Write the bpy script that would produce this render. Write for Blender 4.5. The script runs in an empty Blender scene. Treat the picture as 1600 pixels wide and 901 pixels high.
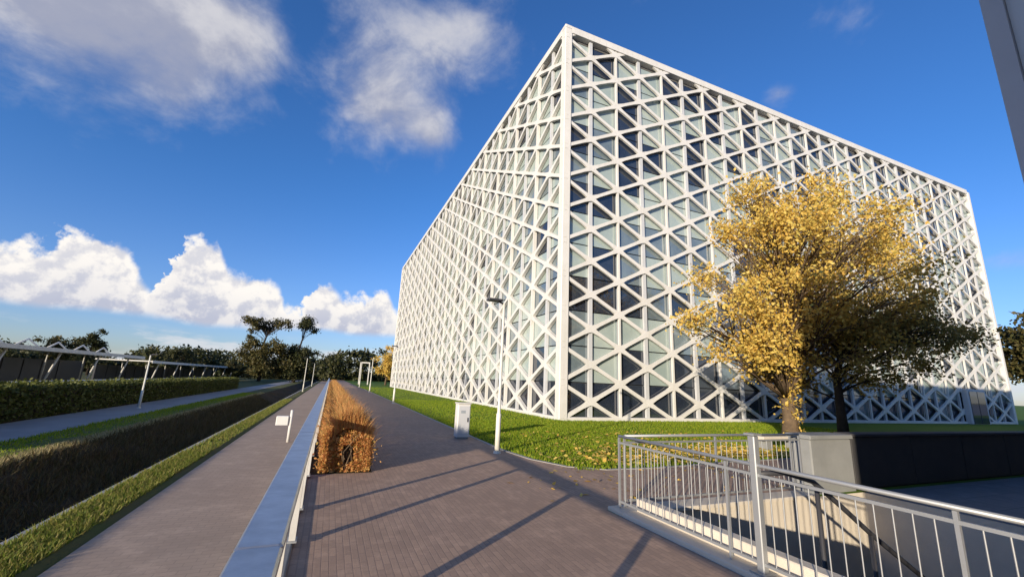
import bpy, math, random
import numpy as np
from mathutils import Vector, Matrix

sc = bpy.context.scene
COL = sc.collection
random.seed(7)

# ---------------------------------------------------------------- camera
cam = bpy.data.cameras.new('camera')
cam.sensor_width = 36.0
cam.lens = 14.667
cam.clip_start = 0.05
cam.clip_end = 9000
camo = bpy.data.objects.new('camera', cam)
COL.objects.link(camo)
CR = Matrix(((0.91927442, -0.12461581, -0.37337038),
             (-0.39127426, -0.18595897, -0.90129003),
             (0.04288342, 0.97462309, -0.21970628)))
camo.matrix_world = Matrix.Translation((0, 0, 1.65)) @ CR.to_4x4()
sc.camera = camo

# ---------------------------------------------------------------- view and light settings
sc.view_settings.view_transform = 'Standard'
sc.view_settings.look = 'None'
sc.view_settings.gamma = 1.0
sc.view_settings.use_curve_mapping = False
sc.view_settings.exposure = 0.92

SUN_EL = math.radians(10.0)
SUN_H = Vector((-0.785, -0.62, 0)).normalized()           # towards the sun, level
LIGHT = Vector((-SUN_H.x * math.cos(SUN_EL), -SUN_H.y * math.cos(SUN_EL), -math.sin(SUN_EL)))
sun = bpy.data.lights.new('sun', 'SUN')
sun.energy = 3.6
sun.angle = math.radians(0.55)
sun.color = (1.0, 0.86, 0.67)
suno = bpy.data.objects.new('sun', sun)
suno.rotation_euler = LIGHT.to_track_quat('-Z', 'Y').to_euler()
suno.location = (-40, -30, 40)
COL.objects.link(suno)


# ---------------------------------------------------------------- node helper
class N:
    """A socket with arithmetic."""
    def __init__(s, nt, sock): s.nt, s.s = nt, sock
    def _m(s, op, *o):
        n = s.nt.nodes.new('ShaderNodeMath'); n.operation = op
        for i, v in enumerate((s,) + o):
            if isinstance(v, N): s.nt.links.new(v.s, n.inputs[i])
            else: n.inputs[i].default_value = v
        return N(s.nt, n.outputs[0])
    def __add__(s, o): return s._m('ADD', o)
    def __radd__(s, o): return s._m('ADD', o)
    def __sub__(s, o): return s._m('SUBTRACT', o)
    def __rsub__(s, o): return (s * -1.0) + o
    def __mul__(s, o): return s._m('MULTIPLY', o)
    def __rmul__(s, o): return s._m('MULTIPLY', o)
    def __truediv__(s, o): return s._m('DIVIDE', o)
    def pw(s, o): return s._m('POWER', o)
    def mx(s, o): return s._m('MAXIMUM', o)
    def mn(s, o): return s._m('MINIMUM', o)
    def exp(s): return s._m('EXPONENT')
    def step(s, a, b):
        n = s.nt.nodes.new('ShaderNodeMapRange'); n.interpolation_type = 'SMOOTHSTEP'
        s.nt.links.new(s.s, n.inputs[0]); n.inputs[1].default_value = a; n.inputs[2].default_value = b
        return N(s.nt, n.outputs[0])


def noise(nt, vec, scale, detail=5, rough=0.55, dist=0.0, lac=2.0):
    n = nt.nodes.new('ShaderNodeTexNoise'); n.noise_dimensions = '3D'
    if vec is not None: nt.links.new(vec, n.inputs['Vector'])
    n.inputs['Scale'].default_value = scale; n.inputs['Detail'].default_value = detail
    n.inputs['Roughness'].default_value = rough; n.inputs['Distortion'].default_value = dist
    n.inputs['Lacunarity'].default_value = lac
    return N(nt, n.outputs['Fac'])


def mixc(nt, fac, a, b):
    n = nt.nodes.new('ShaderNodeMix'); n.data_type = 'RGBA'
    for v, i in ((fac, 0), (a, 6), (b, 7)):
        if isinstance(v, N): nt.links.new(v.s, n.inputs[i])
        elif isinstance(v, (int, float)): n.inputs[i].default_value = v
        else: n.inputs[i].default_value = (*v, 1)
    return N(nt, n.outputs[2])


def combine(nt, x, y, z):
    n = nt.nodes.new('ShaderNodeCombineXYZ')
    for i, v in enumerate((x, y, z)):
        if isinstance(v, N): nt.links.new(v.s, n.inputs[i])
        else: n.inputs[i].default_value = v
    return n.outputs[0]


# ---------------------------------------------------------------- world: sky with clouds
W = bpy.data.worlds.new('World'); sc.world = W; W.use_nodes = True
nt = W.node_tree; nt.nodes.clear()
out = nt.nodes.new('ShaderNodeOutputWorld'); bg = nt.nodes.new('ShaderNodeBackground')
nt.links.new(bg.outputs[0], out.inputs[0]); bg.inputs[1].default_value = 0.1
sky = nt.nodes.new('ShaderNodeTexSky'); sky.sky_type = 'NISHITA'; sky.sun_disc = False
sky.sun_elevation = SUN_EL; sky.sun_rotation = math.atan2(SUN_H.x, SUN_H.y)
sky.air_density = 1.0; sky.dust_density = 0.3; sky.ozone_density = 3.0
hs = nt.nodes.new('ShaderNodeHueSaturation'); hs.inputs['Saturation'].default_value = 1.12
hs.inputs['Hue'].default_value = 0.505
hs.inputs['Value'].default_value = 1.0
nt.links.new(sky.outputs[0], hs.inputs['Color'])
hs.inputs['Saturation'].default_value = 1.0; hs.inputs['Hue'].default_value = 0.5
tc = nt.nodes.new('ShaderNodeTexCoord'); sp = nt.nodes.new('ShaderNodeSeparateXYZ')
nt.links.new(tc.outputs['Generated'], sp.inputs[0])
dx, dy, dz = (N(nt, o) for o in sp.outputs)
az = dx._m('ARCTAN2', dy) * (180 / math.pi)
el = dz.mn(0.9999).mx(-0.9999)._m('ARCSINE') * (180 / math.pi)
dirv = tc.outputs['Generated']
# cumulus heaps standing along the horizon
w1 = noise(nt, dirv, 11, 6, 0.6) - 0.5
w2 = noise(nt, dirv, 26, 5, 0.6) - 0.5
w3 = noise(nt, dirv, 5.0, 3, 0.5) - 0.5
fc = nt.nodes.new('ShaderNodeFloatCurve')
pts = [(-180, 9), (-168, 12), (-158, 7), (-146, 13), (-135, 8), (-121, 12), (-110, 7), (-98, 13), (-88, 9), (-76, 7), (-68, 12), (-57, 9),
       (-48, 12), (-40, 8), (-31, 10.3), (-27.6, 10.6), (-25.2, 13.0), (-22.6, 13.3), (-20.8, 11.6), (-19.6, 9.4), (-18.6, 7.9), (-17.7, 11.0), (-16.7, 14.9), (-15.4, 15.3),
       (-13.2, 13.4), (-10.5, 11.4), (-8.2, 11.6), (-6.6, 9.4), (-5.0, 8.0), (-3.6, 10.6), (-2.8, 11.8), (-1.4, 12.0), (0.3, 10.6), (3.2, 11.6), (5.2, 12.0), (7, 9.5), (12, 8),
       (22, 11), (34, 9), (47, 12), (56, 8), (62, 5), (72, 4.8), (82, 5.2), (92, 9), (103, 13), (116, 8), (128, 12), (142, 9), (155, 12), (168, 8), (180, 9)]
cv = fc.mapping.curves[0]
while len(cv.points) > 2: cv.points.remove(cv.points[-1])
cv.points[0].location = (0, pts[0][1] / 20); cv.points[1].location = (1, pts[-1][1] / 20)
for a, e in pts[1:-1]: cv.points.new((a + 180) / 360, e / 20)
fc.mapping.update()
w4 = noise(nt, dirv, 60, 4, 0.6) - 0.5
azw = az + w1 * 3.2 + w2 * 2.6 + w4 * 1.3
nt.links.new(((azw + 180.0) / 360.0).s, fc.inputs['Value'])
top = N(nt, fc.outputs[0]) * 20.0 - 0.9
hgt = top - el + w1 * 4.2 + w2 * 3.0 + w4 * 1.5
base = el - 4.7 - w3 * 1.6 - w1 * 0.7
cum = hgt.step(-0.35, 0.95) * base.step(-0.1, 0.9)
rise = (base / (top - 4.0).mx(1.5)).step(-0.1, 0.85)
bil = noise(nt, combine(nt, dx + 0.012, dy + 0.010, dz - 0.012), 26, 5, 0.6) - 0.5
relief = ((w2 - bil) * 4.6 + w1 * 1.8 + (top - el) * -0.05 + 0.62).step(-0.2, 1.0)
cum_lit = (rise * 0.50 + relief * 0.62 - 0.08).mn(1.0).mx(0.0)
cum_col = mixc(nt, cum_lit, (2.75, 2.9, 3.55), (5.35, 5.12, 4.85))
# low, thin cloud close to the horizon
low = ((noise(nt, combine(nt, dx * 4.0, dy * 4.0, dz * 16.0), 1.6, 5, 0.6) - 0.47) * 6.0).step(0.0, 1.0) * (el * -1.0 + 4.6).step(0.0, 1.5) * 0.75
low_col = mixc(nt, (el / 4.0).step(0.0, 1.0), (3.5, 3.7, 4.15), (4.15, 4.15, 4.3))
# higher, thinner cloud fields
def blob(a, e, ra, re, k):
    x = (az - a) / ra; y = (el - e) / re
    return ((x * x + y * y) * -1.0).exp() * k
h1 = noise(nt, combine(nt, dx, dy, dz * 1.25), 5.2, 6, 0.58, 0.35)
h2 = noise(nt, combine(nt, dx, dy, dz * 1.25), 15.0, 5, 0.62, 0.3)
env = (blob(-30, 32.5, 14, 7.0, 0.85) + blob(-17, 36, 7.5, 4.5, 0.5) + blob(-19.5, 28.5, 4, 3, .22) + blob(4.5, 37.5, 7.5, 7.0, 0.42) + blob(9.6, 32.2, 3.6, 3.0, 0.42) + blob(1.0, 34, 6.5, 4.5, 0.34) + blob(-3, 43, 9, 4, .22)
       + blob(13, 43, 8, 4.0, 0.46) + blob(-9.5, 38, 2.6, 6, -.3) + blob(73.8, 12.4, 4.0, 1.3, 0.42) + blob(58.2, 33.2, 2.4, 1.5, 0.36) + blob(-75, 36, 16, 7, 0.5) + blob(-120, 30, 20, 8, 0.5) + blob(120, 38, 18, 8, 0.5) + blob(165, 30, 16, 7, 0.5) + blob(-165, 48, 20, 9, 0.4))
dens_raw = env + (h1 - 0.5) * 0.95 + (h2 - 0.5) * 0.36
high = dens_raw.step(0.12, 0.78) * 0.9 * (el - 9.0).step(0.0, 5.0)
high_lit = ((noise(nt, combine(nt, dx + 0.03, dy + 0.02, dz - 0.03), 5.2, 6, 0.58, 0.35) * -1.0 + h1) * 3.2 + (el - 24.0) * 0.02 + (h2 - .5) * .9 + 0.28).step(-0.1, 1.0)
high_col = mixc(nt, high_lit, (2.1, 2.2, 2.75), (3.7, 3.65, 3.8))
tint = mixc(nt, (el / 26.0).step(0.0, 1.0), (0.74, 0.80, 1.18), (0.44, 0.77, 1.20))
mu = nt.nodes.new('ShaderNodeMix'); mu.data_type = 'RGBA'; mu.blend_type = 'MULTIPLY'; mu.inputs[0].default_value = 1.0
nt.links.new(hs.outputs[0], mu.inputs[6]); nt.links.new(tint.s, mu.inputs[7])
c0 = mixc(nt, low, N(nt, mu.outputs[2]), low_col)
c1 = mixc(nt, cum, c0, cum_col)
c2 = mixc(nt, high, c1, high_col)
nt.links.new(c2.s, bg.inputs[0])


# ---------------------------------------------------------------- materials
MATS = {}
def material(name, col, rough=0.7, spec=0.3, metal=0.0, var=None, vscale=3.0, bump=0.0, bscale=40.0, extra=None, coat=0.0, ior=1.5):
    m = bpy.data.materials.new(name); m.use_nodes = True
    t = m.node_tree; b = t.nodes['Principled BSDF']
    b.inputs['Roughness'].default_value = rough; b.inputs['Specular IOR Level'].default_value = spec
    b.inputs['Metallic'].default_value = metal; b.inputs['Base Color'].default_value = (*col, 1)
    b.inputs['Coat Weight'].default_value = coat; b.inputs['IOR'].default_value = ior
    co = t.nodes.new('ShaderNodeNewGeometry').outputs['Position']
    c = None
    if var is not None:
        f = (noise(t, co, vscale, 6, 0.62) * 2.4 - 0.7).mn(1.0).mx(0.0)
        c = mixc(t, f, col, var)
    if extra: c = extra(t, co, c, b) or c
    if c is not None: t.links.new(c.s, b.inputs['Base Color'])
    if bump:
        bn = t.nodes.new('ShaderNodeBump'); bn.inputs['Strength'].default_value = bump; bn.inputs['Distance'].default_value = 0.02
        t.links.new(noise(t, co, bscale, 5, 0.65).s, bn.inputs['Height'])
        t.links.new(bn.outputs[0], b.inputs['Normal'])
    MATS[name] = m
    return m


def leaf_material(name, cols, trans=0.35, rough=0.55):
    """Leaf colour varies from leaf to leaf through the mesh attribute 'tint' (0..1)."""
    m = bpy.data.materials.new(name); m.use_nodes = True
    t = m.node_tree; b = t.nodes['Principled BSDF']; o = t.nodes['Material Output']
    a = t.nodes.new('ShaderNodeAttribute'); a.attribute_name = 'tint'
    r = t.nodes.new('ShaderNodeValToRGB'); r.color_ramp.interpolation = 'LINEAR'
    while len(r.color_ramp.elements) < len(cols): r.color_ramp.elements.new(0.5)
    for i, c in enumerate(cols):
        r.color_ramp.elements[i].position = i / (len(cols) - 1); r.color_ramp.elements[i].color = (*c, 1)
    t.links.new(a.outputs['Fac'], r.inputs[0]); t.links.new(r.outputs[0], b.inputs['Base Color'])
    b.inputs['Roughness'].default_value = rough; b.inputs['Specular IOR Level'].default_value = 0.25
    tr = t.nodes.new('ShaderNodeBsdfTranslucent'); t.links.new(r.outputs[0], tr.inputs[0])
    mx = t.nodes.new('ShaderNodeMixShader'); mx.inputs[0].default_value = trans
    t.links.new(b.outputs[0], mx.inputs[1]); t.links.new(tr.outputs[0], mx.inputs[2]); t.links.new(mx.outputs[0], o.inputs[0])
    MATS[name] = m
    return m


def brick_extra(c1, c2, mortar, w=0.21, h=0.1, bump=0.35, patch=None, rot=0.0, upright=False):
    def f(t, co, c, b):
        if upright:
            sp_ = t.nodes.new('ShaderNodeSeparateXYZ'); t.links.new(co, sp_.inputs[0])
            co = combine(t, N(t, sp_.outputs[0]) + N(t, sp_.outputs[1]), N(t, sp_.outputs[2]), 0.0)
        mp = t.nodes.new('ShaderNodeMapping'); mp.inputs['Rotation'].default_value = (0, 0, rot)
        t.links.new(co, mp.inputs[0])
        n = t.nodes.new('ShaderNodeTexBrick'); t.links.new(mp.outputs[0], n.inputs['Vector'])
        n.inputs['Scale'].default_value = 1.0; n.inputs['Brick Width'].default_value = w; n.inputs['Row Height'].default_value = h
        n.inputs['Mortar Size'].default_value = 0.006; n.inputs['Mortar Smooth'].default_value = 0.3; n.inputs['Bias'].default_value = 0.0
        n.inputs['Color1'].default_value = (*c1, 1); n.inputs['Color2'].default_value = (*c2, 1); n.inputs['Mortar'].default_value = (*mortar, 1)
        cc = N(t, n.outputs['Color'])
        pf = ((noise(t, co, 0.55, 6, 0.65) - 0.42) * 3.5).mn(1.0).mx(0.0) * 0.6
        cc = mixc(t, pf, cc, patch or tuple(v * 0.72 for v in c1))
        pf2 = ((noise(t, co, 2.7, 8, 0.75) - 0.5) * 5.0).mn(1.0).mx(0.0) * 0.4
        cc = mixc(t, pf2, cc, tuple(v * 1.5 for v in c1))
        bn = t.nodes.new('ShaderNodeBump'); bn.inputs['Strength'].default_value = bump; bn.inputs['Distance'].default_value = 0.008
        hh = (N(t, n.outputs['Fac']) * -1.0) + noise(t, co, 60, 4, 0.7) * 0.7 + noise(t, co, 1.3, 3, 0.6) * 1.2
        t.links.new(hh.s, bn.inputs['Height']); t.links.new(bn.outputs[0], b.inputs['Normal'])
        return cc
    return f


def grime(t, co, c, b):
    mp = t.nodes.new('ShaderNodeMapping'); mp.inputs['Scale'].default_value = (5.0, 5.0, 0.35); t.links.new(co, mp.inputs[0])
    f = ((noise(t, mp.outputs[0], 1.0, 6, 0.65) - 0.5) * 3.6).mn(1.0).mx(0.0) * 0.42
    return mixc(t, f, c, (0.47, 0.45, 0.40))
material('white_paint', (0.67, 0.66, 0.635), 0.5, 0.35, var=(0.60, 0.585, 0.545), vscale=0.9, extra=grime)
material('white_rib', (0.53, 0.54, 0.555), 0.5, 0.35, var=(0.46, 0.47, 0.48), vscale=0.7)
material('dark_glass', (0.014, 0.02, 0.038), 0.04, 0.5, var=(0.035, 0.045, 0.06), vscale=0.9, ior=2.0)
material('pale_panel', (0.39, 0.45, 0.425), 0.12, 0.5, var=(0.25, 0.32, 0.31), vscale=0.35, ior=1.9)
material('grey_glass', (0.20, 0.25, 0.27), 0.05, 0.5, var=(0.08, 0.11, 0.13), vscale=0.4, ior=2.3)
material('mullion_grey', (0.30, 0.33, 0.36), 0.45, 0.4)
material('core_dark', (0.035, 0.04, 0.05), 0.6, 0.3)
material('roof_felt', (0.12, 0.12, 0.12), 0.9, 0.2)
material('clinker', (0.2, 0.13, 0.1), 0.85, 0.25, extra=brick_extra((0.45, 0.305, 0.215), (0.35, 0.24, 0.175), (0.30, 0.21, 0.16), 0.21, 0.065, 0.3, rot=math.pi / 2))
material('cycle_paving', (0.3, 0.28, 0.26), 0.85, 0.25, extra=brick_extra((0.45, 0.335, 0.245), (0.41, 0.31, 0.23), (0.33, 0.255, 0.195), 0.21, 0.105, 0.22))
material('terrace_paving', (0.25, 0.25, 0.25), 0.85, 0.25, extra=brick_extra((0.25, 0.245, 0.24), (0.21, 0.21, 0.21), (0.12, 0.12, 0.12), 0.6, 0.6, 0.3))
material('asphalt', (0.30, 0.295, 0.29), 0.8, 0.35, var=(0.22, 0.22, 0.22), vscale=0.8, bump=0.3, bscale=30)
material('lawn_soil', (0.12, 0.20, 0.02), 0.9, 0.15, var=(0.09, 0.145, 0.018), vscale=0.7, bump=0.9, bscale=25)
material('verge_soil', (0.10, 0.12, 0.03), 0.9, 0.15, var=(0.13, 0.11, 0.045), vscale=1.2, bump=0.9, bscale=22)
material('field_soil', (0.10, 0.11, 0.035), 0.95, 0.1, var=(0.13, 0.115, 0.05), vscale=0.2, bump=0.6, bscale=6)
material('bank_soil', (0.075, 0.052, 0.033), 0.95, 0.1, var=(0.035, 0.032, 0.014), vscale=0.8, bump=1.0, bscale=9)
material('concrete', (0.66, 0.59, 0.48), 0.8, 0.25, var=(0.54, 0.485, 0.405), vscale=1.6, bump=0.2, bscale=35)
material('grey_concrete', (0.27, 0.275, 0.27), 0.8, 0.25, var=(0.20, 0.205, 0.20), vscale=1.4, bump=0.2, bscale=35)
material('kerb_stone', (0.42, 0.40, 0.36), 0.8, 0.25, var=(0.32, 0.31, 0.28), vscale=2.0, bump=0.2)
material('charcoal_panel', (0.045, 0.045, 0.05), 0.7, 0.3, var=(0.065, 0.062, 0.06), vscale=2.5, bump=0.15)
material('brushed_rail', (0.58, 0.585, 0.59), 0.42, 0.5, metal=0.9, var=(0.42, 0.425, 0.43), vscale=7.0, bump=0.05, bscale=60)
material('galvanised', (0.36, 0.37, 0.37), 0.5, 0.4, metal=0.55, var=(0.38, 0.39, 0.40), vscale=5.0)
material('post_paint', (0.58, 0.57, 0.53), 0.5, 0.35, var=(0.48, 0.46, 0.42), vscale=5.0)
material('lamp_pole', (0.74, 0.72, 0.64), 0.5, 0.35, var=(0.6, 0.58, 0.5), vscale=3.0)
material('dark_metal', (0.04, 0.04, 0.045), 0.5, 0.4)
material('bark', (0.17, 0.12, 0.075), 0.9, 0.15, var=(0.09, 0.065, 0.045), vscale=6.0, bump=0.8, bscale=25)
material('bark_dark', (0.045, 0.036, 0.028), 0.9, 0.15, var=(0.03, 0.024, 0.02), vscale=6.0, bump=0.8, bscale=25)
material('water', (0.02, 0.03, 0.035), 0.06, 0.6, bump=0.08, bscale=5)
material('shelter_roof', (0.74, 0.72, 0.66), 0.6, 0.3, var=(0.62, 0.60, 0.55), vscale=0.6)
material('shelter_shade', (0.03, 0.032, 0.04), 0.4, 0.4, var=(0.05, 0.05, 0.055), vscale=0.5)
material('brick_wall', (0.2, 0.15, 0.12), 0.85, 0.2, extra=brick_extra((0.27, 0.25, 0.24), (0.22, 0.205, 0.2), (0.15, 0.15, 0.15), 0.22, 0.07, 0.3, upright=True))
material('column_grey', (0.58, 0.57, 0.58), 0.6, 0.3, var=(0.50, 0.49, 0.50), vscale=1.0)
material('column_light', (0.74, 0.74, 0.73), 0.6, 0.3, var=(0.66, 0.66, 0.65), vscale=1.0)
leaf_material('gold_leaves', [(0.50, 0.31, 0.06), (0.66, 0.44, 0.09), (0.76, 0.56, 0.15), (0.60, 0.49, 0.12), (0.70, 0.43, 0.10)], 0.36)
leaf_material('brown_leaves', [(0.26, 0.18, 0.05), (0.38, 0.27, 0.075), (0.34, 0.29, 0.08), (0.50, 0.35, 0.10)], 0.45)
leaf_material('dark_leaves', [(0.030, 0.040, 0.014), (0.05, 0.058, 0.02), (0.075, 0.07, 0.024), (0.045, 0.05, 0.02)], 0.25)
leaf_material('olive_leaves', [(0.06, 0.065, 0.022), (0.10, 0.09, 0.03), (0.13, 0.10, 0.035), (0.08, 0.085, 0.03)], 0.3)
leaf_material('hedge_leaves', [(0.06, 0.075, 0.014), (0.10, 0.115, 0.022), (0.16, 0.165, 0.04), (0.07, 0.085, 0.02)], 0.25)
leaf_material('russet_blades', [(0.46, 0.17, 0.06), (0.60, 0.27, 0.09), (0.66, 0.37, 0.14), (0.56, 0.32, 0.10), (0.38, 0.28, 0.08)], 0.38)
leaf_material('grass_blades', [(0.14, 0.22, 0.014), (0.21, 0.32, 0.018), (0.29, 0.37, 0.022), (0.38, 0.38, 0.04)], 0.45)
leaf_material('verge_blades', [(0.10, 0.16, 0.018), (0.17, 0.22, 0.028), (0.28, 0.26, 0.06), (0.34, 0.28, 0.09)], 0.4)
leaf_material('reed_blades', [(0.085, 0.06, 0.03), (0.13, 0.09, 0.04), (0.085, 0.085, 0.028), (0.17, 0.125, 0.055)], 0.2)
leaf_material('straw_blades', [(0.34, 0.28, 0.14), (0.48, 0.39, 0.21), (0.28, 0.26, 0.11), (0.40, 0.33, 0.16)], 0.3)


# ---------------------------------------------------------------- mesh helpers
class MB:
    """Collects shapes; build() links them as one mesh object."""
    def __init__(s): s.v, s.f = [], []
    def add(s, vs, fs):
        k = len(s.v); s.v += [tuple(p) for p in vs]; s.f += [tuple(i + k for i in f) for f in fs]; return s
    def box(s, x0, x1, y0, y1, z0, z1, bev=0.0):
        if bev <= 0:
            vs = [(x, y, z) for z in (z0, z1) for y in (y0, y1) for x in (x0, x1)]
            return s.add(vs, [(0, 2, 3, 1), (4, 5, 7, 6), (0, 1, 5, 4), (2, 6, 7, 3), (0, 4, 6, 2), (1, 3, 7, 5)])
        b = bev                                            # chamfered along the vertical and top edges
        ring = [(x0 + b, y0), (x1 - b, y0), (x1, y0 + b), (x1, y1 - b), (x1 - b, y1), (x0 + b, y1), (x0, y1 - b), (x0, y0 + b)]
        cx, cy = (x0 + x1) / 2, (y0 + y1) / 2
        def sh(p): return (p[0] - math.copysign(b, p[0] - cx), p[1] - math.copysign(b, p[1] - cy))
        vs = [(*p, z0) for p in ring] + [(*p, z1 - b) for p in ring] + [(*sh(p), z1) for p in ring]
        fs = [tuple(range(7, -1, -1)), tuple(range(16, 24))]
        for r in (0, 8):
            for i in range(8): j = (i + 1) % 8; fs.append((r + i, r + j, r + 8 + j, r + 8 + i))
        return s.add(vs, fs)
    def tube(s, pts, rad, n=8, caps=True):
        pts = [Vector(p) for p in pts]
        rad = rad if isinstance(rad, (list, tuple)) else [rad] * len(pts)
        k = len(s.v); ref = None
        for i, p in enumerate(pts):
            d = (pts[min(i + 1, len(pts) - 1)] - pts[max(i - 1, 0)])
            d = d.normalized() if d.length > 1e-9 else Vector((0, 0, 1))
            if ref is None: ref = Vector((1, 0, 0)) if abs(d.x) < 0.8 else Vector((0, 1, 0))
            a = d.cross(ref).normalized(); b = d.cross(a); ref = b.cross(d) * -1 if False else ref
            for q in range(n):
                t = 2 * math.pi * (q + .5) / n
                s.v.append(tuple(p + (a * math.cos(t) + b * math.sin(t)) * rad[i]))
        for i in range(len(pts) - 1):
            for q in range(n):
                r = (q + 1) % n
                s.f.append((k + i * n + q, k + i * n + r, k + (i + 1) * n + r, k + (i + 1) * n + q))
        if caps:
            s.f.append(tuple(k + q for q in range(n - 1, -1, -1))); s.f.append(tuple(k + (len(pts) - 1) * n + q for q in range(n)))
        return s
    def prism(s, poly, z0, z1):
        n = len(poly)
        return s.add([(*p, z0) for p in poly] + [(*p, z1) for p in poly],
                     [tuple(range(n - 1, -1, -1)), tuple(range(n, 2 * n))] + [(i, (i + 1) % n, n + (i + 1) % n, n + i) for i in range(n)])
    def mesh(s, name, mat, smooth=False):
        m = bpy.data.meshes.new(name); m.from_pydata(s.v, [], s.f); m.materials.append(MATS[mat])
        if smooth:
            for p in m.polygons: p.use_smooth = True
        m.update(); return m
    def build(s, name, mat, parent=None, loc=(0, 0, 0), smooth=False):
        return link(name, s.mesh(name, mat, smooth), parent, loc)


def link(name, mesh, parent=None, loc=(0, 0, 0), rot=0.0):
    o = bpy.data.objects.new(name, mesh); COL.objects.link(o); o.location = loc; o.rotation_euler = (0, 0, rot)
    if parent is not None: o.parent = parent
    return o


def tag(o, label=None, cat=None, group=None, kind=None):
    for k, v in (('label', label), ('category', cat), ('group', group), ('kind', kind)):
        if v: o[k] = v
    return o


def thing(name, label, cat, loc=(0, 0, 0), group=None, rot=0.0):
    return tag(link(name, None, None, loc, rot), label, cat, group)


def copy_tree(o, parent=None):
    c = o.copy(); COL.objects.link(c); c.parent = parent
    for ch in list(o.children): copy_tree(ch, c)
    return c


def raw_mesh(name, V, F, mat, tint=None):
    """V (n,3), F (m,k) numpy arrays; tint one value per face."""
    m = bpy.data.meshes.new(name)
    n, k = F.shape
    m.vertices.add(len(V)); m.vertices.foreach_set('co', V.astype(np.float32).ravel())
    m.loops.add(n * k); m.loops.foreach_set('vertex_index', F.astype(np.int32).ravel())
    m.polygons.add(n); m.polygons.foreach_set('loop_start', np.arange(0, n * k, k, dtype=np.int32))
    m.update(calc_edges=True); m.validate()
    if tint is not None:
        a = m.attributes.new('tint', 'FLOAT', 'FACE'); a.data.foreach_set('value', tint.astype(np.float32))
    m.materials.append(MATS[mat])
    return m


def leaves_mesh(name, P, size, rng, mat, flat=0.0, aspect=0.6):
    """One small folded diamond for each point of P."""
    n = len(P)
    d = rng.normal(size=(n, 3)); d[:, 2] *= (1 - flat); d /= np.linalg.norm(d, axis=1)[:, None]
    u = rng.normal(size=(n, 3)); u[:, 2] *= (1 - flat); u -= (u * d).sum(1)[:, None] * d; u /= np.linalg.norm(u, axis=1)[:, None]
    s = size * rng.uniform(0.45, 1.55, n)[:, None]
    V = np.stack([P - d * s * .5, P + u * s * aspect * .5, P + d * s * .5, P - u * s * aspect * .5], 1).reshape(-1, 3)
    F = np.arange(n * 4).reshape(n, 4)
    return raw_mesh(name, V, F, mat, rng.random(n))


def blades_mesh(name, P, h, w, rng, mat, lean=0.35, bend=None):
    """One grass blade (a bent pair of faces) for each ground point of P."""
    n = len(P)
    a = rng.uniform(0, 2 * np.pi, n); hh = h * rng.uniform(0.55, 1.2, n)
    side = np.stack([np.cos(a), np.sin(a), np.zeros(n)], 1) * (w * rng.uniform(0.7, 1.2, n))[:, None]
    l = rng.normal(size=(n, 2)) * lean * hh[:, None]
    if bend is not None: l += bend * hh[:, None]
    mid = P + np.stack([l[:, 0] * .35, l[:, 1] * .35, hh * .58], 1); tip = P + np.stack([l[:, 0], l[:, 1], hh], 1)
    V = np.stack([P - side * .5, P + side * .5, mid - side * .4, mid + side * .4, tip], 1).reshape(-1, 3)
    k = np.arange(n)[:, None] * 5
    F = np.concatenate([k + np.array([[0, 1, 3]]), k + np.array([[0, 3, 2]]), k + np.array([[2, 3, 4]])], 0)
    t = rng.random(n)
    return raw_mesh(name, V, F, mat, np.concatenate([t, t, t]))


# ---------------------------------------------------------------- the setting
def sheet(name, prof, y0, y1, mat, ys=None, jit=0.0, seed=1):
    """A sheet swept along y with the cross profile [(x, z), ...]."""
    rng = np.random.default_rng(seed)
    ys = ys if ys is not None else [y0, y1]
    V, F = [], []
    n = len(prof)
    for y in ys:
        for i, (x, z) in enumerate(prof):
            j = 0 if i in (0, n - 1) else jit
            V.append((x + rng.normal() * j, y, z + rng.normal() * j * .6))
    for r in range(len(ys) - 1):
        for i in range(n - 1):
            F.append((r * n + i, r * n + i + 1, (r + 1) * n + i + 1, (r + 1) * n + i))
    b = MB().add(V, F)
    return tag(b.build(name, mat), kind='structure')


ZL = -0.5                                                  # level of the low side with the cycle path
Y0, Y1 = -60, 900
near_ys = [Y0, -20, -5] + [i * 1.1 for i in range(0, 56)] + [64, 70, 80, 95, 120, 200, 400, Y1]
tag(MB().add([(-4000, -4000, -3.4), (4000, -4000, -3.4), (4000, 4000, -3.4), (-4000, 4000, -3.4)], [(0, 1, 2, 3)]).build('ground', 'field_soil'), kind='structure')
sheet('cycle_path', [(-2.52, ZL), (-0.32, ZL)], Y0, Y1, 'cycle_paving')
sheet('near_verge', [(-3.32, ZL - .06), (-3.05, ZL + .01), (-2.8, ZL + .015), (-2.66, ZL + .01), (-2.52, ZL - .03)], Y0, Y1, 'verge_soil', near_ys, 0.02, 3)
sheet('ditch_bank', [(-4.1, -1.55), (-3.75, -1.2), (-3.5, -0.85), (-3.32, ZL - .06)], Y0, Y1, 'bank_soil', near_ys, 0.04, 4)
tag(MB().box(-3.40, -3.26, Y0, 300, ZL - .25, ZL + .02, .01).build('water_glint_strip', 'kerb_stone'), kind='structure')  # pale strip added to imitate the sky reflected in the ditch water
sheet('ditch_water', [(-5.0, -1.22), (-3.6, -1.22)], Y0, Y1, 'water')
sheet('far_ditch_bank', [(-6.05, ZL + .03), (-5.7, -0.66), (-5.25, -0.95), (-4.75, -1.2), (-4.3, -1.5)], Y0, Y1, 'bank_soil', near_ys, 0.06, 5)
sheet('far_verge', [(-7.85, ZL - .02), (-7.2, ZL + .02), (-6.5, ZL + .05), (-6.05, ZL + .03)], Y0, Y1, 'verge_soil', near_ys, 0.02, 6)
sheet('road', [(-10.3, ZL), (-7.85, ZL)], Y0, Y1, 'asphalt')
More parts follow.
